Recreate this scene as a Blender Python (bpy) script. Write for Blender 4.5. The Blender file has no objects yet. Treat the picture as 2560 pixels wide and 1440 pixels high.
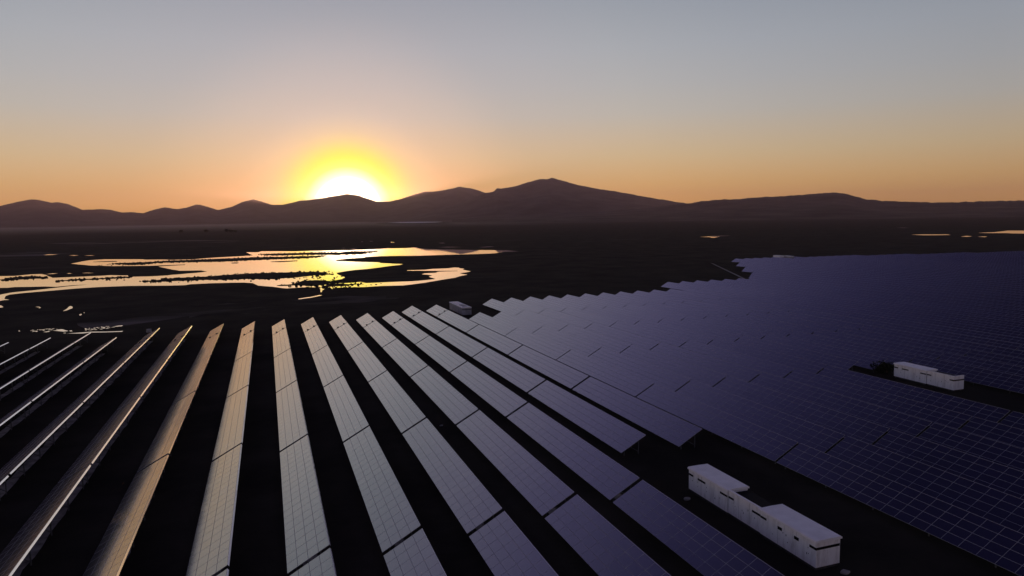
import bpy, bmesh, math, random
from mathutils import Vector, Matrix, noise
from mathutils.geometry import tessellate_polygon

random.seed(7)
sc = bpy.context.scene
COL = sc.collection

# ------------------------------------------------------------------ camera
# world axes: Y runs along the panel rows (away from us), X across them, Z up; metres
F_PX, ROLL = 1740.755, 0.015583            # focal length in px of a 2560 wide frame
CX = Vector((0.94359947, 0.03311782, 0.32942867))    # camera x,y,z parts of world X
CY = Vector((-0.33108917, 0.09438532, 0.93886707))
CZ = Vector((0.0, 0.99498473, -0.10002689))
CAM = Vector((0, 0, 30.96))

def cam2world(q):
    return Vector((CX.dot(q), CY.dot(q), CZ.dot(q)))
c_, s_ = math.cos(ROLL), math.sin(ROLL)
right = cam2world(Vector((c_, -s_, 0)))
upv = cam2world(Vector((s_, c_, 0)))
fwd = cam2world(Vector((0, 0, 1)))
cd = bpy.data.cameras.new('camera'); cam = bpy.data.objects.new('camera', cd); COL.objects.link(cam)
cd.sensor_width = 36; cd.lens = F_PX / 2560 * 36
cd.clip_start = 0.5; cd.clip_end = 60000
M = Matrix((right, upv, -fwd)).transposed().to_4x4(); M.translation = CAM
cam.matrix_world = M
sc.camera = cam

def ray(px, py):
    u, v = (px - 1280) / F_PX, (720 - py) / F_PX
    return right * u + upv * v + fwd
def on_plane(px, py, z):
    r = ray(px, py); t = (z - CAM.z) / r.z
    return CAM + r * t
def at_dist(px, py, dist):
    r = ray(px, py); return CAM + r * (dist / math.hypot(r.x, r.y))
def project(P):
    d = Vector(P) - CAM; z = d.dot(fwd)
    if z < 1: return None
    return 1280 + F_PX * d.dot(right) / z, 720 - F_PX * d.dot(upv) / z

# ------------------------------------------------------------------ sky and sun
sun_dir = ray(870, 528).normalized()
sun_el = math.asin(sun_dir.z); sun_az = math.atan2(sun_dir.x, sun_dir.y)
world = bpy.data.worlds.new('World'); sc.world = world; world.use_nodes = True
nt = world.node_tree; N = nt.nodes; L = nt.links
N.clear()
def node(t, **kw):
    n = N.new(t)
    for k, v in kw.items(): setattr(n, k, v)
    return n
def ramp(stops, interp='LINEAR'):
    r = node('ShaderNodeValToRGB'); cr = r.color_ramp; cr.interpolation = interp
    while len(cr.elements) > 1: cr.elements.remove(cr.elements[-1])
    for i, (p, c) in enumerate(stops):
        e = cr.elements[0] if i == 0 else cr.elements.new(p)
        e.position = p; e.color = (*c, 1)
    return r
def math_n(op, a, b=None):
    m = node('ShaderNodeMath', operation=op)
    for i, v in enumerate((a, b)):
        if v is None: continue
        if isinstance(v, (int, float)): m.inputs[i].default_value = v
        else: L.new(v, m.inputs[i])
    return m.outputs[0]
tc = node('ShaderNodeTexCoord')
nrm = node('ShaderNodeVectorMath', operation='NORMALIZE'); L.new(tc.outputs['Generated'], nrm.inputs[0])
sep = node('ShaderNodeSeparateXYZ'); L.new(nrm.outputs[0], sep.inputs[0])
elev = math_n('DIVIDE', math_n('ARCSINE', math_n('MAXIMUM', sep.outputs['Z'], 0.0)), math.pi / 2)
dots = node('ShaderNodeVectorMath', operation='DOT_PRODUCT'); L.new(nrm.outputs[0], dots.inputs[0]); dots.inputs[1].default_value = sun_dir
ang = math_n('DIVIDE', math_n('ARCCOSINE', math_n('MINIMUM', dots.outputs['Value'], 1.0)), math.pi)   # 0..1 = 0..180 deg
# colour by height above the horizon
d = 1 / 90
base = ramp([(0, (.86, .425, .11)), (1.2 * d, (.86, .45, .128)), (2.5 * d, (.81, .475, .17)), (4.8 * d, (.68, .505, .285)), (8 * d, (.515, .48, .42)),
             (10.3 * d, (.452, .452, .445)), (13 * d, (.40, .42, .445)), (17 * d, (.315, .345, .39)), (23 * d, (.28, .27, .385)), (30 * d, (.175, .157, .315)), (40 * d, (.060, .052, .148)),
             (50 * d, (.013, .011, .036)), (65 * d, (.012, .010, .034)), (1, (.011, .010, .032))])
L.new(elev, base.inputs[0])
# sky dims away from the sun; unseen side sky raised to light the cabins
fall = ramp([(0, (1, 1, 1)), (24 / 180, (1, 1, 1)), (34 / 180, (.88, .90, .93)), (48 / 180, (.75, .78, .82)), (65 / 180, (.80, .82, .88)), (90 / 180, (1.0, 1.0, 1.12)), (1, (.30, .29, .38))])
L.new(ang, fall.inputs[0])
mul = node('ShaderNodeMix', data_type='RGBA', blend_type='MULTIPLY'); mul.inputs[0].default_value = 1
L.new(base.outputs[0], mul.inputs[6]); L.new(fall.outputs[0], mul.inputs[7])
# glow around the sun behind the hill
wide = ramp([(0, (.40, .24, .10)), (4.5 / 180, (.25, .14, .07)), (9 / 180, (.115, .055, .03)), (16 / 180, (.02, .008, .01)), (26 / 180, (0, 0, 0))], 'EASE')
L.new(ang, wide.inputs[0])
add = node('ShaderNodeMix', data_type='RGBA', blend_type='ADD'); add.inputs[0].default_value = 1
L.new(mul.outputs[2], add.inputs[6]); L.new(wide.outputs[0], add.inputs[7])
ring_c = ramp([(0, (3.6, 3.2, 2.5)), (2.0 / 180, (5.0, 4.3, 3.0)), (2.75 / 180, (1.9, 1.75, 1.05)), (3.4 / 180, (1.15, 1.12, .12)), (4.2 / 180, (1.0, .99, .01)), (5.0 / 180, (.98, .88, .02)), (6.4 / 180, (.92, .66, .16)), (7.5 / 180, (.88, .6, .22))])
L.new(ang, ring_c.inputs[0])
ring_f = ramp([(0, (1, 1, 1)), (4.2 / 180, (1, 1, 1)), (4.7 / 180, (.78, .78, .78)), (5.4 / 180, (.42, .42, .42)), (6.2 / 180, (.16, .16, .16)), (7.6 / 180, (0, 0, 0))])
L.new(ang, ring_f.inputs[0])
mix = node('ShaderNodeMix', data_type='RGBA', blend_type='MIX'); L.new(ring_f.outputs[0], mix.inputs[0])
L.new(add.outputs[2], mix.inputs[6]); L.new(ring_c.outputs[0], mix.inputs[7])
bg = node('ShaderNodeBackground'); L.new(mix.outputs[2], bg.inputs[0]); bg.inputs[1].default_value = 1.0
# a physical sky for the same low sun adds its own wide warm light
nis = node('ShaderNodeTexSky', sky_type='NISHITA'); nis.sun_disc = False
nis.sun_elevation = sun_el; nis.sun_rotation = sun_az
nis.air_density = 1.0; nis.dust_density = 1.0; nis.ozone_density = 2.0
bg2 = node('ShaderNodeBackground'); L.new(nis.outputs[0], bg2.inputs[0]); bg2.inputs[1].default_value = 0.006
adds = node('ShaderNodeAddShader'); L.new(bg.outputs[0], adds.inputs[0]); L.new(bg2.outputs[0], adds.inputs[1])
out = node('ShaderNodeOutputWorld'); L.new(adds.outputs[0], out.inputs['Surface'])
world.cycles.sampling_method = 'MANUAL'; world.cycles.sample_map_resolution = 2048

sl = bpy.data.lights.new('sun', 'SUN'); so = bpy.data.objects.new('sun', sl); COL.objects.link(so)
sl.energy = 0.6; sl.angle = math.radians(0.5); sl.color = (1, .62, .32)
so.rotation_euler = (-sun_dir).to_track_quat('-Z', 'Y').to_euler()
so.location = (0, 0, 200)

sc.view_settings.view_transform = 'Standard'; sc.view_settings.look = 'None'
sc.view_settings.exposure = 0; sc.view_settings.gamma = 1; sc.view_settings.use_curve_mapping = False

# ------------------------------------------------------------------ materials
def material(name, col, rough=.8, spec=.3, metal=0, noise_amt=0, scale=1.0, bump=0, bump_scale=20, coat=0):
    m = bpy.data.materials.new(name); m.use_nodes = True
    n = m.node_tree.nodes; l = m.node_tree.links; b = n['Principled BSDF']
    b.inputs['Base Color'].default_value = (*col, 1); b.inputs['Roughness'].default_value = rough
    b.inputs['Specular IOR Level'].default_value = spec; b.inputs['Metallic'].default_value = metal
    b.inputs['Coat Weight'].default_value = coat
    if noise_amt or bump:
        t = n.new('ShaderNodeTexCoord')
    if noise_amt:
        x = n.new('ShaderNodeTexNoise'); x.inputs['Scale'].default_value = scale; x.inputs['Detail'].default_value = 8
        l.new(t.outputs['Object'], x.inputs['Vector'])
        r = n.new('ShaderNodeValToRGB'); r.color_ramp.elements[0].position = .3; r.color_ramp.elements[1].position = .7
        r.color_ramp.elements[0].color = (*[c * (1 - noise_amt) for c in col], 1)
        r.color_ramp.elements[1].color = (*[min(1, c * (1 + noise_amt)) for c in col], 1)
        l.new(x.outputs['Fac'], r.inputs[0]); l.new(r.outputs[0], b.inputs['Base Color'])
    if bump:
        x = n.new('ShaderNodeTexNoise'); x.inputs['Scale'].default_value = bump_scale; x.inputs['Detail'].default_value = 6
        l.new(t.outputs['Object'], x.inputs['Vector'])
        p = n.new('ShaderNodeBump'); p.inputs['Strength'].default_value = 1; p.inputs['Distance'].default_value = bump
        l.new(x.outputs['Fac'], p.inputs['Height']); l.new(p.outputs[0], b.inputs['Normal'])
    return m

def glass_material():
    m = bpy.data.materials.new('solar_glass'); m.use_nodes = True
    n = m.node_tree.nodes; l = m.node_tree.links; b = n['Principled BSDF']
    b.inputs['Roughness'].default_value = .075; b.inputs['IOR'].default_value = 2.5; b.inputs['Coat Weight'].default_value = 1; b.inputs['Coat Roughness'].default_value = .13; b.inputs['Sheen Weight'].default_value = .14; b.inputs['Sheen Roughness'].default_value = .25; b.inputs['Sheen Tint'].default_value = (.72, .60, .78, 1)
    b.inputs['Specular IOR Level'].default_value = .5
    g = n.new('ShaderNodeNewGeometry')
    x = n.new('ShaderNodeTexNoise'); x.inputs['Scale'].default_value = .35; x.inputs['Detail'].default_value = 6
    l.new(g.outputs['Position'], x.inputs['Vector'])
    r = n.new('ShaderNodeValToRGB'); e = r.color_ramp.elements
    e[0].position = .35; e[0].color = (.005, .0042, .024, 1); e[1].position = .7; e[1].color = (.0075, .0065, .034, 1)
    # modules differ a little in cell batch
    oi = n.new('ShaderNodeObjectInfo'); vo = n.new('ShaderNodeTexVoronoi'); vo.inputs['Scale'].default_value = .6; l.new(g.outputs['Position'], vo.inputs['Vector'])
    ad = n.new('ShaderNodeMath'); ad.operation = 'ADD'; l.new(oi.outputs['Random'], ad.inputs[0]); l.new(vo.outputs['Color'], ad.inputs[1])
    m1 = n.new('ShaderNodeMath'); m1.operation = 'MULTIPLY_ADD'; l.new(ad.outputs[0], m1.inputs[0]); m1.inputs[1].default_value = .22; m1.inputs[2].default_value = -.22
    m2 = n.new('ShaderNodeMath'); m2.operation = 'ADD'; l.new(x.outputs['Fac'], m2.inputs[0]); l.new(m1.outputs[0], m2.inputs[1])
    l.new(m2.outputs[0], r.inputs[0])
    # thin film of dust, heavier in streaks
    x2 = n.new('ShaderNodeTexNoise'); x2.inputs['Scale'].default_value = 1.3; x2.inputs['Detail'].default_value = 9; x2.inputs['Roughness'].default_value = .7
    l.new(g.outputs['Position'], x2.inputs['Vector'])
    mr = n.new('ShaderNodeMapRange'); mr.inputs[1].default_value = .35; mr.inputs[2].default_value = .75; mr.inputs[3].default_value = 0; mr.inputs[4].default_value = .007
    l.new(x2.outputs['Fac'], mr.inputs[0])
    mx = n.new('ShaderNodeMix'); mx.data_type = 'RGBA'; l.new(mr.outputs[0], mx.inputs[0]); l.new(r.outputs[0], mx.inputs[6]); mx.inputs[7].default_value = (.32, .29, .27, 1)
    l.new(mx.outputs[2], b.inputs['Base Color'])
    mr2 = n.new('ShaderNodeMapRange'); mr2.inputs[1].default_value = .3; mr2.inputs[2].default_value = .8; mr2.inputs[3].default_value = .13; mr2.inputs[4].default_value = .19
    l.new(x2.outputs['Fac'], mr2.inputs[0]); l.new(mr2.outputs[0], b.inputs['Roughness'])
    return m

def ground_material():
    m = bpy.data.materials.new('dark_marsh_ground'); m.use_nodes = True
    n = m.node_tree.nodes; l = m.node_tree.links; b = n['Principled BSDF']
    b.inputs['Roughness'].default_value = 1; b.inputs['Specular IOR Level'].default_value = 0.02
    g = n.new('ShaderNodeNewGeometry')
    def nz(scale, det, off=(0, 0, 0), sx=1, sy=1):
        mp = n.new('ShaderNodeMapping'); mp.inputs['Scale'].default_value = (sx, sy, 1); mp.inputs['Location'].default_value = off
        l.new(g.outputs['Position'], mp.inputs[0])
        x = n.new('ShaderNodeTexNoise'); x.inputs['Scale'].default_value = scale; x.inputs['Detail'].default_value = det; x.inputs['Roughness'].default_value = .62
        l.new(mp.outputs[0], x.inputs['Vector']); return x.outputs['Fac']
    r = n.new('ShaderNodeValToRGB'); e = r.color_ramp.elements
    e[0].position = .36; e[0].color = (.020, .018, .0155, 1); e[1].position = .66; e[1].color = (.046, .041, .031, 1)
    l.new(nz(.05, 10), r.inputs[0])
    # pale dry silt patches, long with the plain
    r2 = n.new('ShaderNodeValToRGB'); e = r2.color_ramp.elements
    e[0].position = .56; e[0].color = (0, 0, 0, 1); e[1].position = .74; e[1].color = (.55, .55, .55, 1)
    l.new(nz(.012, 7, (31, 7, 0), .55, 1.3), r2.inputs[0])
    mx = n.new('ShaderNodeMix'); mx.data_type = 'RGBA'; l.new(r2.outputs[0], mx.inputs[0]); l.new(r.outputs[0], mx.inputs[6]); mx.inputs[7].default_value = (.085, .075, .066, 1)
    l.new(mx.outputs[2], b.inputs['Base Color'])
    bp = n.new('ShaderNodeBump'); bp.inputs['Distance'].default_value = .12; bp.inputs['Strength'].default_value = .6
    l.new(nz(1.6, 8), bp.inputs['Height']); l.new(bp.outputs[0], b.inputs['Normal'])
    return m

def water_material():
    m = bpy.data.materials.new('still_water'); m.use_nodes = True
    n = m.node_tree.nodes; l = m.node_tree.links; b = n['Principled BSDF']
    b.inputs['Base Color'].default_value = (.97, .92, .86, 1); b.inputs['Metallic'].default_value = .9; b.inputs['Roughness'].default_value = .012
    b.inputs['IOR'].default_value = 1.36; b.inputs['Specular IOR Level'].default_value = .5
    g = n.new('ShaderNodeNewGeometry')
    x = n.new('ShaderNodeTexNoise'); x.inputs['Scale'].default_value = .9; x.inputs['Detail'].default_value = 4
    l.new(g.outputs['Position'], x.inputs['Vector'])
    bp = n.new('ShaderNodeBump'); bp.inputs['Distance'].default_value = .0012; bp.inputs['Strength'].default_value = .5
    l.new(x.outputs['Fac'], bp.inputs['Height']); l.new(bp.outputs[0], b.inputs['Normal'])
    return m

def wall_material():
    m = material('white_painted_steel', (.74, .73, .72), .45, .4)
    n = m.node_tree.nodes; l = m.node_tree.links; b = n['Principled BSDF']
    t = n.new('ShaderNodeTexCoord')
    mp = n.new('ShaderNodeMapping'); mp.inputs['Scale'].default_value = (2.2, 2.2, .45); l.new(t.outputs['Object'], mp.inputs[0])
    x = n.new('ShaderNodeTexNoise'); x.inputs['Scale'].default_value = 1.0; x.inputs['Detail'].default_value = 9; x.inputs['Roughness'].default_value = .7
    l.new(mp.outputs[0], x.inputs['Vector'])
    r = n.new('ShaderNodeValToRGB'); e = r.color_ramp.elements
    e[0].position = .30; e[0].color = (.60, .58, .57, 1); e[1].position = .52; e[1].color = (.86, .85, .85, 1)
    l.new(x.outputs['Fac'], r.inputs[0]); l.new(r.outputs[0], b.inputs['Base Color'])
    return m

GLASS = glass_material()
FRAME = material('aluminium_frame', (.40, .40, .42), .55, .3, 0)
RAIL = material('galvanised_rail', (.94, .94, .97), .11, .5, 1.0)
STEEL = material('dull_steel', (.11, .11, .11), .7, .3, .2, .2, 3)
BACK = material('module_backsheet', (.10, .10, .11), .7, .2)
BLACK = material('black_plastic', (.015, .015, .016), .6, .3)
GROUND = ground_material()
WATER = water_material()
WALL = wall_material()
ROOF = material('pale_roof_sheet', (.82, .82, .85), .5, .4, 0, .10, .8)
DARK = material('dark_louvre', (.012, .012, .013), .8, .08)
PLINTH = material('dark_plinth', (.05, .048, .045), .9, .1, 0, .3, 2)
CONC = material('concrete', (.30, .29, .27), .9, .2, 0, .25, 2)
SOIL = material('dry_soil', (.34, .315, .30), 1, .05, 0, .55, .8, .05, 5)
SILT_MIST = ground_material(); SILT_MIST.name = 'pale_silt_mist'
_r = [n_ for n_ in SILT_MIST.node_tree.nodes if n_.type == 'VALTORGB'][1].color_ramp.elements
_r[0].position = .46; _r[1].position = .66; _r[1].color = (1, 1, 1, 1)
[n_ for n_ in SILT_MIST.node_tree.nodes if n_.type == 'MIX'][0].inputs[7].default_value = (.19, .165, .15, 1)
PATCH = material('white_patch', (.88, .86, .86), .9, .1, 0, .06, .01)
REED = material('reed', (.022, .018, .012), 1, .05, 0, .4, .4)
BANK = material('mud_bank', (.024, .020, .016), 1, .05, 0, .4, .3)
HILL = material('scrub_hill', (.055, .046, .038), 1, .05, 0, .75, .004)
LEAF = material('tree_leaf', (.035, .04, .02), .9, .1, 0, .4, .6)
BARK = material('bark', (.05, .04, .03), .9, .1)
RUST = material('weathered_grey_sheet', (.36, .36, .37), .6, .3, 0, .3, 1)

# ------------------------------------------------------------------ helpers
class MB:
    def __init__(s): s.v = []; s.f = []; s.m = []
    def quad(s, pts, mat=0):
        i = len(s.v); s.v += [tuple(p) for p in pts]; s.f.append(tuple(range(i, i + len(pts)))); s.m.append(mat)
    def box(s, a, b, mat=0, T=None):
        (x0, y0, z0), (x1, y1, z1) = a, b
        p = [(x0, y0, z0), (x1, y0, z0), (x1, y1, z0), (x0, y1, z0), (x0, y0, z1), (x1, y0, z1), (x1, y1, z1), (x0, y1, z1)]
        if T: p = [T(q) for q in p]
        i = len(s.v); s.v += p
        for f in ((0, 3, 2, 1), (4, 5, 6, 7), (0, 1, 5, 4), (1, 2, 6, 5), (2, 3, 7, 6), (3, 0, 4, 7)):
            s.f.append(tuple(i + k for k in f)); s.m.append(mat)
    def bar(s, p, q, w, mat=0):
        p, q = Vector(p), Vector(q); a = (q - p).normalized()
        t = a.cross(Vector((0, 1, 0)));
        if t.length < .1: t = a.cross(Vector((1, 0, 0)))
        t.normalize(); u = a.cross(t); t *= w / 2; u *= w / 2
        i = len(s.v); s.v += [tuple(x) for x in (p - t - u, p + t - u, p + t + u, p - t + u, q - t - u, q + t - u, q + t + u, q - t + u)]
        for f in ((0, 3, 2, 1), (4, 5, 6, 7), (0, 1, 5, 4), (1, 2, 6, 5), (2, 3, 7, 6), (3, 0, 4, 7)):
            s.f.append(tuple(i + k for k in f)); s.m.append(mat)
    def mesh(s, name, mats):
        me = bpy.data.meshes.new(name); me.from_pydata(s.v, [], s.f)
        for m in mats: me.materials.append(m)
        me.polygons.foreach_set('material_index', s.m); me.update()
        return me
def link(name, me, parent=None, **props):
    o = bpy.data.objects.new(name, me); COL.objects.link(o)
    if parent: o.parent = parent
    for k, v in props.items(): o[k] = v
    return o
def thing(name, label, cat, loc, group=None, rz=0, ry=0):
    o = link(name, None); o.location = loc; o.rotation_euler = (0, ry, rz)
    o.empty_display_size = .3
    o['label'] = label; o['category'] = cat
    if group: o['group'] = group
    return o

def zg(y):
    return .00388 * max(0, 240 - y) if y > -60 else .00388 * 300

# ------------------------------------------------------------------ ground
def build_ground():
    ys = [-120, -60, 0, 60, 120, 180, 240, 300, 400, 600, 900, 1400, 2200, 3500, 5500, 8000, 11000, 15000]
    xs = [-13000, -9000, -6000, -4000, -2500, -1500, -900, -500, -250, -120, -60, 0, 60, 120, 250, 500, 900, 1500, 2500, 4000, 6000, 9000, 13000, 17000]
    v = [(x, y, zg(y)) for y in ys for x in xs]; n = len(xs)
    f = [(j * n + i, j * n + i + 1, (j + 1) * n + i + 1, (j + 1) * n + i) for j in range(len(ys) - 1) for i in range(n - 1)]
    me = bpy.data.meshes.new('ground'); me.from_pydata(v, [], f); me.materials.append(GROUND)
    link('ground', me, kind='structure')
build_ground()

# ------------------------------------------------------------------ mountains
def interp(pts, x):
    if x <= pts[0][0]: return pts[0][1]
    for (a, b), (c, d2) in zip(pts, pts[1:]):
        if x <= c:
            t = (x - a) / (c - a); return b + (d2 - b) * t
    return pts[-1][1]
def smooth(pts, x, w=5):
    return (interp(pts, x - w) + 2 * interp(pts, x) + interp(pts, x + w)) / 4

def mountain(pts, D, front, back, seed, rough, name='mountain', step=3):
    x0, x1 = pts[0][0], pts[-1][0]
    n = int((x1 - x0) / step) + 1
    R = [-1, -.86, -.72, -.6, -.5, -.4, -.3, -.22, -.14, -.07, 0, .12, .3, .6, 1]
    v = []
    for i in range(n):
        px = x0 + (x1 - x0) * i / (n - 1)
        py = smooth(pts, px, 2)
        crest = at_dist(px, py, D)
        H = crest.z + rough * (6 * noise.noise(Vector((px * .05, seed, 0))) + 4 * noise.noise(Vector((px * .31, seed, 4))))
        dx, dy = (crest.x - CAM.x) / D, (crest.y - CAM.y) / D
        for t in R:
            r = D + (t * front if t < 0 else t * back)
            x, y = CAM.x + dx * r, CAM.y + dy * r
            prof = (1 - abs(t)) ** (1.35 if t < 0 else 1.1)
            h = H * prof
            nf = noise.fractal(Vector((x * .0011, y * .0011, seed)), 1.0, 2.1, 5)
            ridge = 1 - abs(nf)
            k = min(1, abs(t) * 4) * (1 - abs(t)) ** .6
            h += rough * k * (H * .16 * nf - H * .10 * (1 - ridge))
            if t in (-1, 1): h = -2
            v.append((x, y, h))
    m = len(R)
    f = [(i * m + j, (i + 1) * m + j, (i + 1) * m + j + 1, i * m + j + 1) for i in range(n - 1) for j in range(m - 1)]
    me = bpy.data.meshes.new(name); me.from_pydata(v, [], f); me.materials.append(HILL)
    for p in me.polygons: p.use_smooth = True
    return link(name, me, kind='structure')

mountain([(-420, 540), (-260, 520), (-160, 528), (-80, 520), (0, 515), (40, 505), (80, 498), (105, 501), (130, 507), (143, 505), (170, 510), (205, 524), (260, 523), (280, 525), (303, 531), (330, 530),
          (358, 533), (385, 524), (412, 518), (445, 523), (470, 518), (490, 511), (503, 512), (545, 525), (580, 517), (605, 505), (633, 498), (655, 504),
          (680, 512), (705, 512), (750, 502), (795, 497), (830, 491), (868, 485), (900, 490), (940, 504), (975, 504), (1000, 498), (1030, 488), (1060, 479),
          (1090, 479), (1120, 473), (1148, 467), (1180, 471), (1215, 482), (1260, 500), (1330, 530), (1400, 546)], 12000, 2900, 2600, 3.1, 1.0)
mountain([(1010, 548), (1080, 528), (1150, 508), (1195, 490), (1215, 482.5), (1235, 479), (1243, 470), (1250, 471.5), (1290, 465), (1320, 456), (1350, 447), (1368, 448), (1380, 444), (1400, 450),
          (1440, 461), (1500, 473), (1540, 478), (1590, 488), (1650, 498), (1720, 509), (1800, 518), (1900, 530), (2000, 540)], 9200, 2800, 2400, 8.7, 1.0)
mountain([(1130, 549), (1200, 543), (1300, 538), (1400, 533), (1500, 529), (1600, 522), (1680, 513), (1720, 508.5), (1760, 502), (1810, 498), (1850, 498), (1890, 493), (1960, 490), (2040, 484),
          (2085, 481), (2120, 486), (2160, 497), (2200, 502), (2260, 504), (2340, 506), (2400, 505), (2450, 503), (2500, 502), (2560, 501), (2700, 497), (2900, 505), (3100, 522)], 6400, 2600, 2600, 15.2, .9)

# ------------------------------------------------------------------ water
def T(ox, oy, s, pts): return [(ox + s * a, oy + s * b) for a, b in pts]
def A(p): return T(0, 620, .1875, p)
def B(p): return T(420, 600, .1875, p)
def C(p): return T(840, 590, .1875, p)
def P8(p): return T(0, 790, .125, p)

def shore(pts, z, seed, amp, seg):
    """pixel outline -> ground polygon with a wandering natural edge"""
    W = [on_plane(x, y, z) for x, y in pts]; o = []
    for a, b in zip(W, W[1:] + W[:1]):
        n = max(1, min(40, int((b - a).length / seg)))
        for i in range(n):
            p = a.lerp(b, i / n)
            k = amp * (0.25 if n < 2 else 1)
            q = Vector((p.x * .09, p.y * .09, seed))
            o.append(Vector((p.x + k * noise.noise(q) + .5 * k * noise.noise(q * 3.1), p.y + 2.2 * k * noise.noise(q + Vector((9, 3, 1))) + k * noise.noise(q * 3.7), z)))
    return o
def sheet(name, pts, z, mat, seed=0, amp=.5, seg=3.5, thick=0, kind='structure', **kw):
    W = shore(pts, z, seed, amp, seg)
    tris = tessellate_polygon([[Vector((p.x, p.y, 0)) for p in W]])
    v = [tuple(p) for p in W]; f = []
    for t in tris:
        a, b, c = (W[i] for i in t)
        f.append(tuple(t) if (b - a).cross(c - a).z > 0 else (t[0], t[2], t[1]))
    if thick:
        n = len(v); v += [(x, y, z - thick) for x, y, z in v]
        for i in range(n): j = (i + 1) % n; f.append((i, j, n + j, n + i))
    me = bpy.data.meshes.new(name); me.from_pydata(v, [], f); me.materials.append(mat)
    return link(name, me, kind=kind, **kw), W

ZW = .03
lake = ([(-330, 683), (-120, 690)] + A([(0, 375), (200, 372), (400, 352), (560, 347), (625, 365), (700, 398), (900, 390), (1000, 385), (1400, 368), (1460, 362), (1700, 366), (1720, 385), (2000, 378), (2240, 365), (2400, 342)])
        + B([(0, 470), (250, 448), (380, 438), (525, 420), (440, 405), (300, 408), (150, 410), (60, 395)])
        + A([(2440, 305), (2320, 292), (2200, 267), (2110, 248), (2220, 240), (2470, 226), (2470, 219), (2300, 226), (2000, 237), (1500, 241), (1200, 233), (945, 209),
             (1090, 180), (1200, 162), (1400, 150), (1900, 150), (1930, 155), (2240, 154)])
        + B([(0, 266), (330, 258), (500, 243), (700, 230), (1000, 214), (1130, 205), (1040, 163), (1200, 163), (1250, 150), (1450, 149), (1700, 151), (1900, 144), (2300, 137), (2500, 130)])
        + C([(290, 184), (500, 177), (700, 165), (950, 160), (1080, 152), (1110, 165), (1200, 172), (1500, 180), (1900, 187), (2280, 189), (2340, 195), (2440, 205),
             (2250, 211), (2100, 232), (1900, 240), (1500, 250), (1100, 262), (600, 268), (400, 280), (370, 288), (150, 302), (0, 319),
             (0, 331), (300, 345), (580, 350), (590, 360), (780, 370), (890, 373), (850, 386), (700, 402), (450, 436), (260, 452), (120, 470), (5, 492)])
        + B([(2270, 460), (2360, 498), (2320, 520), (2180, 546), (2140, 570), (2180, 600)])
        + C([(0, 632), (120, 628), (240, 622), (330, 612), (400, 628), (600, 620), (780, 611), (1000, 604), (1200, 588), (1330, 573), (1250, 549), (1240, 540), (1285, 528), (1220, 515), (1140, 510), (1180, 498),
             (1330, 490), (1360, 476), (1620, 468), (1620, 463), (1340, 464), (950, 462), (950, 457), (1180, 450), (1280, 440), (1500, 430), (1570, 420), (1640, 421), (1650, 430), (1715, 437), (1690, 450), (1745, 460), (1800, 471),
             (1740, 484), (1650, 495), (1690, 506), (1750, 515), (1670, 532), (1580, 556), (1400, 586), (1200, 621), (1000, 646), (900, 658), (600, 666), (380, 681), (200, 683), (0, 690)])
        + B([(2190, 655), (2160, 625), (2060, 668), (2040, 700), (2028, 690), (2035, 660), (2010, 632), (1850, 628), (1660, 640), (1580, 645), (1400, 625), (1200, 608), (1130, 575), (1000, 566), (600, 575), (300, 590), (200, 604), (80, 606)])
        + A([(2480, 494), (2400, 498), (1700, 506), (1300, 521), (1000, 541), (600, 576), (300, 601), (130, 621), (70, 640), (60, 680), (125, 690), (40, 696), (0, 705)])
        + [(-60, 752), (-120, 762), (-330, 760)])
sheet('lake', lake, ZW, WATER, 1, .35, 4)
sheet('mud_flat', [(-330, 740), (-120, 742)] + A([(0, 620), (170, 590), (600, 546), (900, 510), (1170, 486), (980, 496), (750, 517), (600, 513), (400, 517), (200, 520), (100, 530), (0, 532)]) + [(-120, 722), (-330, 716)],
      ZW + .03, BANK, 2, .4, 4)
ISL = [A([(0, 420), (110, 409), (180, 390), (300, 383), (420, 380), (600, 384), (590, 400), (400, 406), (180, 421), (60, 428)]),
       A([(780, 436), (1000, 415), (1400, 399), (1500, 389), (1700, 378), (1720, 391), (1500, 403), (1300, 412), (900, 433)]),
       A([(1920, 442), (2050, 430), (2200, 415)]) + B([(0, 513), (200, 500), (500, 488), (900, 457), (1100, 445), (1500, 433), (1900, 424), (2050, 429), (2160, 452), (1950, 467), (1750, 488), (1600, 498), (1400, 515), (1240, 520), (1100, 512), (900, 520), (700, 527), (400, 525), (200, 535), (100, 541)]) + A([(2300, 436), (2050, 446)]),
       A([(1500, 207), (1750, 194), (2000, 186), (2100, 178)]) + B([(0, 276), (200, 268), (400, 262), (700, 250), (800, 246), (1200, 228), (1500, 225), (1900, 213), (2100, 209), (1900, 235), (1500, 250), (1000, 270), (750, 281), (300, 291), (0, 296)]) + A([(2100, 190), (1950, 211), (1800, 220)]),
       B([(1280, 186), (1550, 178), (1900, 168), (2300, 166)]) + C([(200, 205), (400, 203), (530, 199), (420, 218), (330, 238), (0, 247)]) + B([(1900, 192), (1600, 200), (1380, 200)]),
       B([(1370, 288), (1500, 280), (1720, 272), (1730, 277), (1500, 291)]),
       B([(1450, 602), (1650, 588), (1750, 560), (1780, 545), (2000, 533), (2170, 545), (2150, 570), (2080, 585), (1950, 605), (1850, 602), (1700, 598), (1500, 606)]),
       B([(2040, 625), (2150, 590), (2300, 580), (2420, 588), (2500, 580)]) + C([(240, 640), (150, 655), (0, 662)]) + B([(2130, 622), (2060, 640)]),
       A([(1240, 183), (1420, 175), (1540, 173), (1560, 177), (1400, 181)]),
       B([(840, 303), (900, 298), (940, 301), (920, 307), (850, 307)])]
isl_w = []
for i, p in enumerate(ISL):
    o, W = sheet('mud_bank', p, ZW + .16, BANK, 20 + i, 1.0 if i not in (5, 8, 9) else .2, 2.2, .2)
    isl_w.append((W, i))

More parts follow.
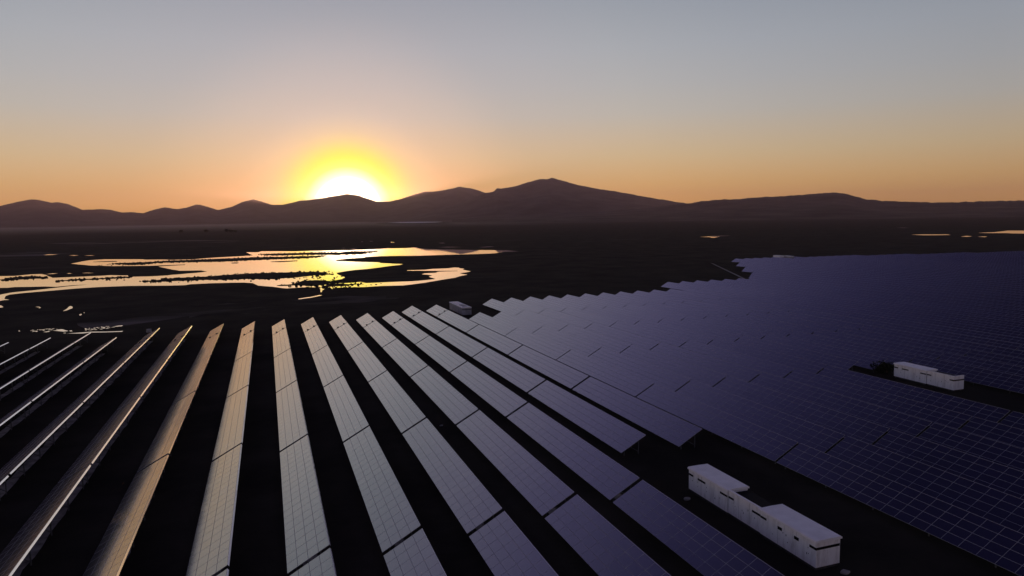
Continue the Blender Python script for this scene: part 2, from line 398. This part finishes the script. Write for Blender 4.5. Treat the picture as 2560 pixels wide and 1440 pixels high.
def lens(cx, cy, hw, hh, skew=0, n=14, seed=0):
    o = []
    for i in range(n):
        a = 2 * math.pi * i / n
        k = 1 + .35 * noise.noise(Vector((math.cos(a) * 1.5, math.sin(a) * 1.5, seed)))
        o.append((cx + hw * k * math.cos(a), cy + hh * k * math.sin(a) + skew * math.cos(a)))
    return o
PONDS = [A([(-60, 762), (15, 765), (45, 788), (10, 796), (-60, 790)]), A([(470, 784), (520, 782), (548, 795), (515, 806), (528, 793)]),
         A([(838, 842), (885, 815), (915, 785), (940, 772), (968, 785), (965, 805), (930, 815), (890, 832)]), A([(1055, 888), (1085, 877), (1090, 890), (1065, 901)]), A([(1115, 862), (1128, 855), (1125, 870)]),
         B([(1735, 782), (1900, 758), (2020, 733), (2055, 735), (2030, 744), (1900, 770), (1745, 790)]),
         C([(1000, 463), (1040, 460), (1040, 466)])]
thin = [A([(570, 94), (640, 84), (770, 86), (690, 92)]), A([(918, 98), (980, 95), (1055, 98), (980, 102)]), A([(610, 348), (700, 338), (775, 336), (700, 347)]), A([(888, 339), (920, 335), (962, 339), (920, 343)]),
        A([(1085, 333), (1170, 330), (1252, 332), (1170, 336)]), A([(1120, 100), (1200, 97), (1270, 98), (1200, 102)]),
        B([(2310, 108), (2340, 104), (2365, 108), (2340, 112)]), B([(2420, 114), (2470, 109), (2520, 111), (2460, 118)]),
        C([(1340, 150), (1500, 143), (1680, 148), (1500, 152)]), C([(1360, 93), (1420, 88), (1460, 95), (1420, 100)]), C([(1900, 151), (2050, 138), (2115, 141), (2000, 150)]),
        C([(330, 76), (345, 73), (365, 76), (345, 80)]), C([(440, 69), (470, 66), (500, 69), (470, 72)]), C([(725, 82), (755, 79), (785, 83), (755, 86)])]
s3 = 440 / 2560
def E3(p): return T(2120, 540, s3, p)
thin += [E3([(1890, 245), (2130, 234), (2250, 222), (2320, 212), (2480, 212), (2800, 216), (2900, 236), (2560, 255), (2400, 253), (2300, 248), (2100, 249)]),
         E3([(920, 272), (1100, 267), (1300, 268), (1440, 267), (1495, 276), (1300, 279), (1100, 280)]), E3([(1640, 299), (1730, 288), (1810, 296), (1730, 303)]), E3([(1880, 300), (1990, 296), (2030, 302), (1980, 307)]),
         E3([(690, 172), (800, 167), (900, 171), (800, 175)]), T(1640, 560, 360 / 2560, [(780, 230), (900, 224), (1000, 210), (1150, 206), (1340, 208), (1150, 218), (1030, 246), (980, 244), (960, 233)])]
for i, p in enumerate(PONDS):
    sheet('pond', p, zg(on_plane(*p[0], 0).y) + .03, WATER, 50 + i, .12, 2)
for i, p in enumerate(thin):
    sheet('pond', p, .04, WATER, 80 + i, .0, 50)
# flooded marsh just beyond the nearest left rows
MARSH = [P8([(1050, 292), (1130, 285), (1180, 268), (1240, 262), (1300, 280), (1370, 300), (1270, 312), (1130, 298)]),
         P8([(1340, 349), (1600, 331), (1850, 313), (2100, 312), (2400, 303), (2462, 295), (2440, 315), (2100, 326), (1800, 330), (1650, 350)]),
         P8([(2255, 212), (2370, 192), (2462, 186), (2440, 204), (2330, 212)]), P8([(860, 321), (930, 308), (1005, 300), (985, 314), (930, 324)]), P8([(365, 296), (385, 290), (405, 305), (385, 308)]),
         P8([(1385, 292), (1440, 288), (1448, 306), (1400, 308)]), P8([(1255, 340), (1300, 334), (1330, 341), (1290, 346)])]
rr = random.Random(5)
for _ in range(60):
    if rr.random() < .62:
        x = rr.uniform(1690, 2290); y = 262 - (x - 1690) * .085 + rr.uniform(-22, 30)
    else:
        x = rr.uniform(620, 1160); y = 305 - (x - 620) * .09 + rr.uniform(-28, 16)
    MARSH.append(P8(lens(x, y, rr.uniform(6, 34), rr.uniform(2.5, 6), rr.uniform(-4, 1), 9, rr.random() * 50)))
for i, p in enumerate(MARSH):
    sheet('puddle', p, .03 + zg(on_plane(*p[0], 0).y), WATER, 120 + i, .05, 3)
# pale streaks on the plain: far mist painted as ground, nearest is dry silt
for i, p in enumerate([[(110, 608), (300, 603), (480, 600), (640, 601), (560, 606), (330, 609), (180, 611)], [(-90, 634), (60, 629), (180, 633), (90, 641), (-60, 645)],
                        [(170, 812), (250, 795), (420, 778), (560, 760), (700, 748), (860, 742), (960, 738), (1000, 744), (840, 760), (700, 768), (560, 782), (400, 800), (240, 818)]]):
    sheet('silt_mist_streak', p, .02, SILT_MIST, 200 + i, 6, 5)
sheet('dirt_track', [(1776, 657), (1784, 659.5), (1863, 696.5), (1858, 697)], .03, CONC, 210, .1, 6)

# a bright white patch on a low bench at the foot of the hills
def bench(pts, z, foot):
    W = [on_plane(x, y, z) for x, y in pts]; c = sum(W, Vector()) / len(W)
    v, f = [], []; n = len(W)
    for k, (sc_, zz) in enumerate(((1.04, z - .35), (1.25, z - .5), (1.9, -3))):
        for p in W: q = c + (p - c) * sc_; v.append((q.x, q.y, zz))
    f.append(tuple(range(n)))
    for k in range(2):
        for i in range(n): j = (i + 1) % n; f.append((k * n + i, k * n + j, (k + 1) * n + j, (k + 1) * n + i))
    me = bpy.data.meshes.new('low_terrace'); me.from_pydata(v, [], f); me.materials.append(HILL); link('low_terrace', me, kind='structure')
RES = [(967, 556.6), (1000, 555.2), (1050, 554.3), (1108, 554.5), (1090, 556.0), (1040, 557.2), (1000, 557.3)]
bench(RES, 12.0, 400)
sheet('bright_patch', RES, 12.0, PATCH, 300, 0, 80)

# reeds standing in the shallows
def reeds():
    v, f = [], []; r = random.Random(11)
    def clump(x, y, z, rad, h):
        n = 6; i0 = len(v); a0 = r.random() * 6
        for k in range(n):
            a = a0 + 2 * math.pi * k / n; q = rad * r.uniform(.6, 1.2)
            v.append((x + q * math.cos(a), y + q * math.sin(a), z - .05))
        for k in range(n):
            a = a0 + 2 * math.pi * (k + .3) / n; q = rad * r.uniform(.4, .95)
            v.append((x + q * math.cos(a), y + q * math.sin(a), z + h * r.uniform(.5, 1)))
        v.append((x, y, z + h * r.uniform(.8, 1.2)))
        for k in range(n):
            j = (k + 1) % n
            f.append((i0 + k, i0 + j, i0 + n + j, i0 + n + k)); f.append((i0 + n + k, i0 + n + j, i0 + 2 * n))
    for W, i in isl_w:
        if i in (5, 8, 9): continue
        spread = {2: 3.0, 6: 3.5, 7: 2.5, 4: 4}.get(i, 2.2)
        for a, b in zip(W, W[1:] + W[:1]):
            for _ in range(max(1, int((b - a).length / (2.6 if i in (6, 7) else .9)))):
                p = a.lerp(b, r.random()); g = abs(r.gauss(0, spread))
                an = r.random() * 6.3
                clump(p.x + g * math.cos(an), p.y + 1.6 * g * math.sin(an), ZW, r.uniform(.35, 1.05), r.uniform(.22, .68))
    # scattered tufts in open shallows and along the near shore
    for (px0, py0, px1, py1, n) in ((640, 682, 800, 702, 60), (760, 690, 850, 722, 150), (830, 700, 905, 722, 130), (330, 703, 460, 706, 10), (230, 700, 345, 700, 16), (60, 696, 120, 690, 40),
                                    (620, 633, 780, 642, 60), (700, 628, 870, 640, 60), (900, 706, 960, 716, 16), (225, 660, 320, 664, 26), (730, 712, 800, 722, 60)):
        for _ in range(n * 2 // 5):
            t = r.random(); p = on_plane(px0 + (px1 - px0) * t + r.gauss(0, 4), py0 + (py1 - py0) * r.random(), ZW)
            clump(p.x, p.y, ZW, r.uniform(.25, .8), r.uniform(.12, .36))
    me = bpy.data.meshes.new('reeds'); me.from_pydata(v, [], f); me.materials.append(REED)
    link('reeds', me, kind='stuff', label='dark reed tufts standing in the shallow lake')
reeds()

# ------------------------------------------------------------------ solar tables
TILT = .4992; W4 = 4.0; ZL = .685; CT, ST = math.cos(TILT), math.sin(TILT)
PITCH = 1.662
def S(p):                       # slope frame (s up the slope, y along the row, n off the glass) -> table frame
    s, y, n = p
    return (-W4 / 2 * CT + s * CT - n * ST, y, ZL + s * ST + n * CT)
def module_into(mb, c_s, c_y, T=S, hs=.4945, hy=.825):
    b, t, dn = .014, .04, .003
    def q(ds, dy, n): return T((c_s + ds, c_y + dy, n))
    o = [(-hs, -hy), (hs, -hy), (hs, hy), (-hs, hy)]; i_ = [(-hs + b, -hy + b), (hs - b, -hy + b), (hs - b, hy - b), (-hs + b, hy - b)]
    for k in range(4):
        a, c = o[k], o[(k + 1) % 4]; d_, e = i_[(k + 1) % 4], i_[k]
        mb.quad([q(*a, 0), q(*c, 0), q(*d_, 0), q(*e, 0)], 1)
        mb.quad([q(*o[(k + 1) % 4], 0), q(*o[k], 0), q(*o[k], -t), q(*o[(k + 1) % 4], -t)], 1)
        mb.quad([q(*e, 0), q(*d_, 0), q(*d_, -dn), q(*e, -dn)], 1)
    mb.quad([q(*p, -dn) for p in i_], 0)
    mb.quad([q(*p, -t) for p in reversed(o)], 2)
_m = MB(); module_into(_m, 0, 0, lambda p: p); MODULE = _m.mesh('module', [GLASS, FRAME, BACK])
SC = [.5, 1.5, 2.5, 3.5]
ARR, SUP, RAILM, LEGM = {}, {}, {}, {}
def bays(n): 
    k = max(2, round(n * PITCH / 5.6)); Ln = n * PITCH
    return [-Ln / 2 + .7 + (Ln - 1.4) * i / (k - 1) for i in range(k)]
def front_leg(): return (S((.75, 0, -.16)), )
def leg_mesh(rear):
    mb = MB(); s = 3.15 if rear else .8
    x, _, z = S((s, 0, -.16)); mb.bar((x, 0, -.15), (x, 0, z), .11)
    return mb.mesh('leg', [STEEL])
LEG_F, LEG_R = leg_mesh(False), leg_mesh(True)
def support_mesh(n, with_legs):
    mb = MB(); Ln = n * PITCH
    for s in (.45, 1.5, 2.5, 3.55): mb.box((s - .03, -Ln / 2 + .02, -.12), (s + .03, Ln / 2 - .02, -.045), 0, S)
    for y in bays(n):
        mb.box((.2, y - .04, -.21), (3.8, y + .04, -.122), 0, S)
        x, _, z = S((3.15, 0, -.2)); x2, _, z2 = S((1.5, 0, -.2))
        mb.bar((x - .05, y, .35), (x2, y, z2), .07)
        if with_legs:
            for s in (.8, 3.15):
                x, _, z = S((s, 0, -.16)); mb.bar((x, y, -.15), (x, y, z), .11)
    return mb.mesh('support_frame', [STEEL])
def rail_mesh(n):
    mb = MB(); Ln = n * PITCH
    a, b = -Ln / 2 + .01, Ln / 2 - .01
    pr = [(3.999, .003), (4.03, .003), (4.06, -.19), (3.999, -.19)]
    A_ = [S((p, a, n_)) for p, n_ in pr]; B_ = [S((p, b, n_)) for p, n_ in pr]
    for k in range(4): j = (k + 1) % 4; mb.quad([A_[k], A_[j], B_[j], B_[k]], 0)
    mb.quad(list(reversed(A_))); mb.quad(B_)
    mb.box((3.990, a, .006), (4.014, b, .014), 1, S)
    return mb.mesh('edge_rail', [RAIL, FRAME])
def array_mesh(n):
    mb = MB()
    for i in range(n):
        for s in SC: module_into(mb, s, (i - (n - 1) / 2) * PITCH)
    return mb.mesh('module_array', [GLASS, FRAME, BACK])
def cached(d_, k, fn):
    if k not in d_: d_[k] = fn()
    return d_[k]
_b = MB(); _b.box((-.22, -.28, 0), (.22, .28, .16)); CABLE_BOX = _b.mesh('cable_box', [BLACK])

ONES = 'zeroth first second third fourth fifth sixth seventh eighth ninth tenth eleventh twelfth thirteenth fourteenth fifteenth sixteenth seventeenth eighteenth nineteenth'.split()
TENS = {20: 'twentieth', 30: 'thirtieth', 40: 'fortieth', 50: 'fiftieth', 60: 'sixtieth', 70: 'seventieth'}
TENC = {20: 'twenty', 30: 'thirty', 40: 'forty', 50: 'fifty', 60: 'sixty', 70: 'seventy'}
def ordinal(n):
    if n < 20: return ONES[n]
    t = n // 10 * 10
    return TENS[t] if n == t else TENC[t] + '-' + ONES[n - t]

rj = random.Random(3)
NEAR = 118
count = [0, 0]
def visible(x, y0, y1):
    for yy in (y0, (y0 + y1) / 2, y1, y0 * .75 + y1 * .25, y0 * .25 + y1 * .75):
        for (xx, z) in ((x, 2.9), (x - 3.5, .7)):
            p = project((xx, yy, zg(yy) + z))
            if p and -25 < p[0] < 2585 and -25 < p[1] < 1465: return True
    return False
def make_table(xh, y1, n, row_label, idx, boxes=False):
    """xh: x of the high edge; y1: far end; n: module columns; idx: 1 = farthest of its row"""
    Ln = n * PITCH; y0 = y1 - Ln; yc = (y0 + y1) / 2
    if not visible(xh, y0, y1): return
    pos = 'farthest' if idx == 1 else ordinal(idx) + ' from the far end'
    if boxes: lab = f'half-length solar table with black boxes, {row_label}'
    else: lab = f'solar table {pos}, {row_label}'
    if idx == 1 and not boxes: lab = f'farthest solar table, {row_label}'
    t = thing('solar_table', lab, 'solar table', (xh - 2 * CT, yc, zg(yc)), 'solar tables in long parallel rows', ry=math.radians(rj.gauss(0, .22)))
    t.rotation_euler.x = -.00388 if yc < 240 else 0
    count[0] += 1
    dist = math.hypot(xh, yc)
    near = dist < NEAR and n == 20
    if near:
        count[1] += 1
        for i in range(n):
            for s in SC:
                o = link('module', MODULE, t)
                o.location = S((s, (i - (n - 1) / 2) * PITCH, 0))
                o.rotation_euler = (rj.gauss(0, .0012), -TILT + rj.gauss(0, .0012), 0)
        for y in bays(n):
            for me, s in ((LEG_F, .8), (LEG_R, 3.15)):
                o = link('leg', me, t); o.location = (0, y, 0)
    else:
        o = link('module_array', cached(ARR, n, lambda: array_mesh(n)), t); o['kind'] = 'stuff'
    link('support_frame', cached(SUP, (n, near), lambda: support_mesh(n, not near)), t)
    link('edge_rail', cached(RAILM, n, lambda: rail_mesh(n)), t)
    if boxes:
        for s in (1.25, 3.1):
            o = link('cable_box', CABLE_BOX, t); o.location = S((s, -Ln / 2 + .42, .0)); o.rotation_euler = (0, -TILT, 0)

LEFT = {-7: (-60.5, 199.2, 0), -6: (-52.6, 185.7, 10), -5: (-44.8, 190.9, 10), -4: (-36.7, 196.2, 0), -3: (-28.6, 192.0, 10), -2: (-20.6, 192.4, 10), -1: (-12.5, 192.9, 10),
        0: (-4.24, 193.86, 10), 1: (3.83, 194.5, 10), 2: (11.95, 195.36, 10), 3: (20.05, 196.2, 10), 4: (28.12, 197.3, 10), 5: (36.16, 198.3, 10), 6: (44.33, 210.98, 9), 7: (52.35, 210.4, 9)}
for k, (xh, y0, half) in LEFT.items():
    if k == 6: rl = 'first short row ending behind the near cabins'
    elif k == 7: rl = 'second short row ending behind the near cabins'
    else: rl = f'{ordinal(6 - k)} row lakeward of the near cabins'
    i = 1
    if half:
        make_table(xh, y0 + .3 + half * PITCH, half, rl, 1, boxes=k >= -3); i = 2
    y = y0 - .3
    while y > -10:
        if k in (6, 7) and y < 80: break
        make_table(xh, y, 20, rl, i); i += 1; y -= 33.87
def tip(x):
    if x < 70: return 200.5
    return interp([(70, 234.2), (158, 235), (158.1, 256), (200, 258), (222, 274), (290, 381), (500, 339), (700, 298)], x)
m = 8
while True:
    xh = 59.84 + 7.3 * (m - 8)
    if xh > 545: break
    rl = f'{ordinal(m - 7)} row beyond the near cabins' if m > 8 else 'first row beyond the near cabins'
    segs = []
    y = 200.5 - .18
    # full tables above the reference gap, then the remainder
    up = tip(xh) - 200.5; top = []
    k = 0
    while up - k * 33.6 > 4:
        cols = min(20, int(round((up - k * 33.6) / PITCH / 5)) * 5)
        if cols >= 5: top.append((200.5 + k * 33.6 + .18 + cols * PITCH, cols))
        k += 1
    segs = list(reversed(top))
    while y > 0:
        segs.append((y, 20)); y -= 33.6
    i = 1
    for (y1, n) in segs:
        if m in (14, 15) and y1 < 101: continue
        make_table(xh, y1 - .0, n, rl, i); i += 1
    m += 1
print('tables', count)

# paler dry strips of soil along the foot of the left rows
for k in range(-7, 6):
    xh, y0, half = LEFT[k]; mb = MB(); r = random.Random(k + 50)
    ys = [20 + i * 2.5 for i in range(int((y0 + (15 if half else -4) - 20) / 2.5))]
    L_, R_ = [], []
    for y in ys:
        L_.append((xh - 2.1 + .35 * noise.noise(Vector((k * 7, y * .25, 0))), y, zg(y) + .02)); R_.append((xh - .9 + .4 * noise.noise(Vector((k * 7, y * .25, 5))), y, zg(y) + .02))
    for a, b, c, d_ in zip(L_, L_[1:], R_[1:], R_): mb.quad([a, d_, c, b])
    link('soil_strip', mb.mesh('soil_strip', [SOIL]), kind='structure')

# ------------------------------------------------------------------ inverter cabins
def cabin(x0, x1, y0, y1, lab, open_top=False, end_wall=True, top=2.62, slots='abc', simple=False, group='white inverter cabins', mat=None):
    """long walls face -x and +x; y0 is the near end"""
    mat = mat or WALL
    xm, ym = (x0 + x1) / 2, (y0 + y1) / 2; z = zg(ym)
    t = thing('transformer_enclosure' if open_top else 'inverter_cabin', lab, 'cabin', (xm, ym, z), group)
    hx, hy = (x1 - x0) / 2, (y1 - y0) / 2
    mb = MB(); mb.box((-hx + .1, -hy + .1, -.3), (hx - .1, hy - .1, .3)); link('plinth', mb.mesh('plinth', [PLINTH]), t)
    if open_top:
        th = .14
        mb = MB(); mb.box((-hx, -hy, .3), (-hx + th, hy, top)); link('wall', mb.mesh('wall', [mat]), t)
        if end_wall:
            mb = MB(); mb.box((-hx + th + .003, -hy, .3), (hx, -hy + th, top - .02)); link('wall', mb.mesh('wall', [mat]), t)
        mb = MB(); mb.box((-hx - .05, -hy, top + .002), (-hx + th + .05, hy, top + .09)); link('coping', mb.mesh('coping', [ROOF]), t)
        if end_wall:
            mb = MB(); mb.box((-hx + th + .055, -hy - .03, top - .018), (hx, -hy + th + .04, top + .08)); link('coping', mb.mesh('coping', [ROOF]), t)
        mb = MB(); mb.box((-hx + .5, -hy + (.55 if end_wall else .25), .302), (hx - .06, hy - .06, 2.34))
        for i in range(11):
            yy = -hy + .7 + (2 * hy - 1.1) * i / 10; mb.box((-hx + .32, yy - .03, .5), (-hx + .497, yy + .03, 2.2))
        link('transformer', mb.mesh('transformer', [DARK]), t)
    else:
        mb = MB(); mb.box((-hx, -hy, .302), (hx, hy, top)); link('wall', mb.mesh('wall', [mat]), t)
        mb = MB(); e = .12          # low-pitched roof with a rounded pale lip
        prof = [(-hx - e, top - .10), (-hx - e, top + .05), (-hx - e + .12, top + .12), (0, top + .145), (hx + e - .12, top + .12), (hx + e, top + .05), (hx + e, top - .10), (hx + .012, top - .10), (hx + .012, top + .003), (-hx - .012, top + .003), (-hx - .012, top - .10)]
        a = [(x, -hy - e, zz) for x, zz in prof]; b = [(x, hy + e, zz) for x, zz in prof]
        n = len(prof)
        for i in range(n):
            j = (i + 1) % n; mb.quad([a[i], b[i], b[j], a[j]])
        mb.quad([(x, -hy - e, zz) for x, zz in prof[:7]]); mb.quad([(x, hy + e, zz) for x, zz in reversed(prof[:7])])
        link('roof', mb.mesh('roof', [ROOF]), t)
    def slot(yc, w, zc=1.98, h=.2):
        mb = MB(); mb.box((-hx - .02, yc - w / 2, zc - h / 2), (-hx - .002, yc + w / 2, zc + h / 2))
        for i in range(3): mb.box((-hx - .045, yc - w / 2, zc - h / 2 + h * (i + .15) / 3), (-hx - .0205, yc + w / 2, zc - h / 2 + h * (i + .5) / 3))
        link('vent_slot', mb.mesh('vent_slot', [DARK]), t)
    if 'a' in slots: slot(hy - .42, .8)
    if 'b' in slots: slot(hy - 2.35, 1.35)
    if 'c' in slots: slot(-hy + .62, 1.2)
    if 'd' in slots: slot(.9, .55, 1.9, .28); slot(-1.2, .55, 1.9, .28)
    if 'e' in slots:
        mb = MB(); mb.box((-hx - .025, -hy - .025, 1.86), (-hx - .002, -hy + .75, 2.08)); mb.box((-hx - .0018, -hy - .025, 1.86), (hx - .05, -hy - .002, 2.08))
        link('vent_slot', mb.mesh('vent_slot', [DARK]), t)
    if 'r' in slots:
        mb = MB(); mb.box((-hx * .5, -hy * .75, top + .13), (hx * .45, -hy * .2, top + .30)); link('roof_vent', mb.mesh('roof_vent', [RUST]), t)
    if not simple:
        # door leaf lines and a few bolts along the long wall
        r = random.Random(int(x0 * 10 + y0))
        for i in range(7):
            mb = MB(); yy = r.uniform(-hy + .6, hy - .6); zz = r.uniform(.9, 1.7); h = r.choice((.06, .1, .18)); mb.box((-hx - .014, yy - .03, zz), (-hx - .002, yy + .03, zz + h))
            link('bracket', mb.mesh('bracket', [DARK]), t)
        for yy in (-hy * .33, hy * .33):
            mb = MB(); mb.box((-hx - .008, yy - .012, .34), (-hx - .001, yy + .012, top - .15)); link('panel_joint', mb.mesh('panel_joint', [RUST]), t)
        mb = MB(); mb.box((-hx - .012, hy - .05, .32), (-hx - .0015, hy + .005, top - .12)); link('corner_post', mb.mesh('corner_post', [mat]), t)
    return t
cabin(42.62, 45.06, 56.82, 63.62, 'white inverter cabin with pale roof, farther of two roofed ones in the near group', slots='abc')
cabin(42.66, 45.02, 51.86, 56.70, 'white open-topped transformer enclosure between the two near roofed cabins', True, False, slots='ac')
cabin(42.55, 45.12, 44.72, 51.74, 'nearest white inverter cabin with dark band around its end wall', slots='ade')
cabin(108.0, 110.45, 89.10, 95.75, 'white roofed inverter cabin alone amid the distant panels', slots='abc')
cabin(108.02, 110.4, 83.95, 88.98, 'white open-topped enclosure with dark band, amid the distant panels', True, True, slots='ae')
cabin(57.95, 60.9, 213.2, 229.8, 'long grey cabin with roof vent at the far ends of the rows', slots='er', mat=RUST, simple=True)
cabin(316.6, 319.6, 371.0, 378.0, 'tiny pale roofed cabin on the far edge of the panel field', slots='', top=3.6, simple=True)
cabin(320.2, 323.2, 366.0, 372.6, 'tiny grey flat cabin beside the pale one on the far field edge', slots='', top=3.4, simple=True, mat=RUST)

# small things on the ground
def slab(name, lab, cat, px, py, sx, sy, h, mat, rz=0):
    p = on_plane(px, py, zg(60)); z = zg(p.y)
    mb = MB(); r = random.Random(int(px))
    n = 8; pts = [(sx * math.cos(2 * math.pi * i / n + .4) * r.uniform(.8, 1.15), sy * math.sin(2 * math.pi * i / n + .4) * r.uniform(.8, 1.15)) for i in range(n)]
    for i in range(n):
        j = (i + 1) % n; mb.quad([(*pts[i], -.1), (*pts[j], -.1), (*[q * .92 for q in pts[j]], h), (*[q * .92 for q in pts[i]], h)])
    mb.quad([(*[q * .92 for q in a], h) for a in pts])
    o = link(name, mb.mesh(name, [mat])); o.location = (p.x, p.y, z); o.rotation_euler.z = rz; o['label'] = lab; o['category'] = cat
def shrub(x, y, w, h, lab, seed):
    r = random.Random(seed); z = zg(y)
    t = thing('shrub', lab, 'shrub', (x, y, z), None)
    mb = MB()
    for k in range(5):
        a = k * 1.26; mb.bar((0, 0, -.1), (w * .25 * math.cos(a), w * .25 * math.sin(a), h * .55), .06)
    link('stem', mb.mesh('stem', [BARK]), t)
    mb = MB()
    for _ in range(900):
        d_ = Vector((r.gauss(0, 1), r.gauss(0, 1), r.gauss(0, 1))).normalized() * (r.random() ** .4)
        c = Vector((d_.x * w / 2, d_.y * w / 2, h * (.52 + .46 * d_.z))); c *= 1 + .22 * noise.noise(d_ * 2.2 + Vector((seed, 0, 0)))
        u = Vector((r.gauss(0, 1), r.gauss(0, 1), r.gauss(0, 1))).normalized() * r.uniform(.08, .2); v_ = u.cross(Vector((r.random(), .3, 1))).normalized() * .12
        mb.quad([c - u, c - v_, c + u, c + v_])
    link('crown', mb.mesh('crown', [LEAF]), t)
shrub(109.2, 99.2, 4.6, 2.3, 'dark round shrub beside the white cabins amid the distant panels', 4)
slab('concrete_slab', 'pale broken concrete slab beside the far corner of the near cabins', 'slab', 1718, 1248, .5, .35, .12, CONC, .3)
slab('rubble_pile', 'small pale rubble pile below the nearest cabin end wall', 'rubble', 2112, 1434, .45, .35, .15, CONC)
slab('pale_stone', 'pale flat stone lying in a dark gap between panel rows', 'stone', 1103, 1062, .3, .2, .1, CONC, .5)
slab('round_boulder', 'round pale boulder beyond the rows near the marsh puddles', 'boulder', 373, 825, .8, .8, .9, CONC)

# ------------------------------------------------------------------ trees on the far plain
def tree(px, py, w, h, lab, seed):
    p = on_plane(px, py, 0); r = random.Random(seed)
    t = thing('distant_tree', lab, 'tree', (p.x, p.y, 0), 'dark trees on the far plain')
    mb = MB(); mb.bar((0, 0, -.2), (0, 0, h * .45), w * .08); mb.bar((0, 0, h * .3), (w * .2, .3, h * .7), w * .05); mb.bar((0, 0, h * .3), (-w * .2, -.3, h * .65), w * .05)
    link('trunk', mb.mesh('trunk', [BARK]), t)
    mb = MB()
    for _ in range(420):
        a = r.random() * 6.28; q = math.sqrt(r.random()); el = r.uniform(-1, 1)
        x = w / 2 * q * math.cos(a) * math.sqrt(max(0, 1 - el * el * .8)); y = w / 2 * q * math.sin(a) * math.sqrt(max(0, 1 - el * el * .8)); z = h * .62 + h * .38 * el
        k = 1 + .35 * noise.noise(Vector((x * .4, y * .4, seed + z * .4)))
        x *= k; y *= k; s = w * .05 * r.uniform(.7, 1.6)
        u = Vector((r.gauss(0, 1), r.gauss(0, 1), r.gauss(0, 1))).normalized() * s; vv = u.cross(Vector((r.random(), r.random(), 1))).normalized() * s
        c = Vector((x, y, z)); mb.quad([c - u, c - vv, c + u, c + vv])
    link('crown', mb.mesh('crown', [LEAF]), t)
for a in ((453, 582.5, 13, 9, 'dark tree on the far plain, leftmost of the group under the left hills', 1), (516, 581.5, 15, 9, 'wide dark tree, second from the left on the far plain', 2),
          (566, 581, 11, 10, 'tall dark tree, third from the left on the far plain', 3), (577, 581, 14, 8, 'low dark tree, fourth from the left on the far plain', 4), (588, 581, 12, 7, 'small dark tree, rightmost on the far plain below the hills', 5)):
    tree(*a)

# ------------------------------------------------------------------ haze in the air
hb = MB(); hb.box((-15500, -300, -4.5), (19000, 16500, 640))
HZ = bpy.data.materials.new('air_haze'); HZ.use_nodes = True
hn = HZ.node_tree.nodes; hn.remove(hn['Principled BSDF'])
pv = hn.new('ShaderNodeVolumePrincipled'); pv.inputs['Color'].default_value = (.91, .62, .77, 1); pv.inputs['Density'].default_value = 4.2e-5; pv.inputs['Anisotropy'].default_value = .9
HZ.node_tree.links.new(pv.outputs[0], hn['Material Output'].inputs['Volume'])
link('haze', hb.mesh('haze', [HZ]), kind='stuff')

# thin ground mist lying on the plain at the foot of the hills
mb = MB(); mb.box((-7000, 2600, .3), (1100, 9500, 15))
MST = bpy.data.materials.new('ground_mist'); MST.use_nodes = True
hn = MST.node_tree.nodes; hn.remove(hn['Principled BSDF'])
pv = hn.new('ShaderNodeVolumePrincipled'); pv.inputs['Color'].default_value = (.86, .78, .88, 1); pv.inputs['Density'].default_value = .7e-4; pv.inputs['Anisotropy'].default_value = .75
MST.node_tree.links.new(pv.outputs[0], hn['Material Output'].inputs['Volume'])
link('mist', mb.mesh('mist', [MST]), kind='stuff')
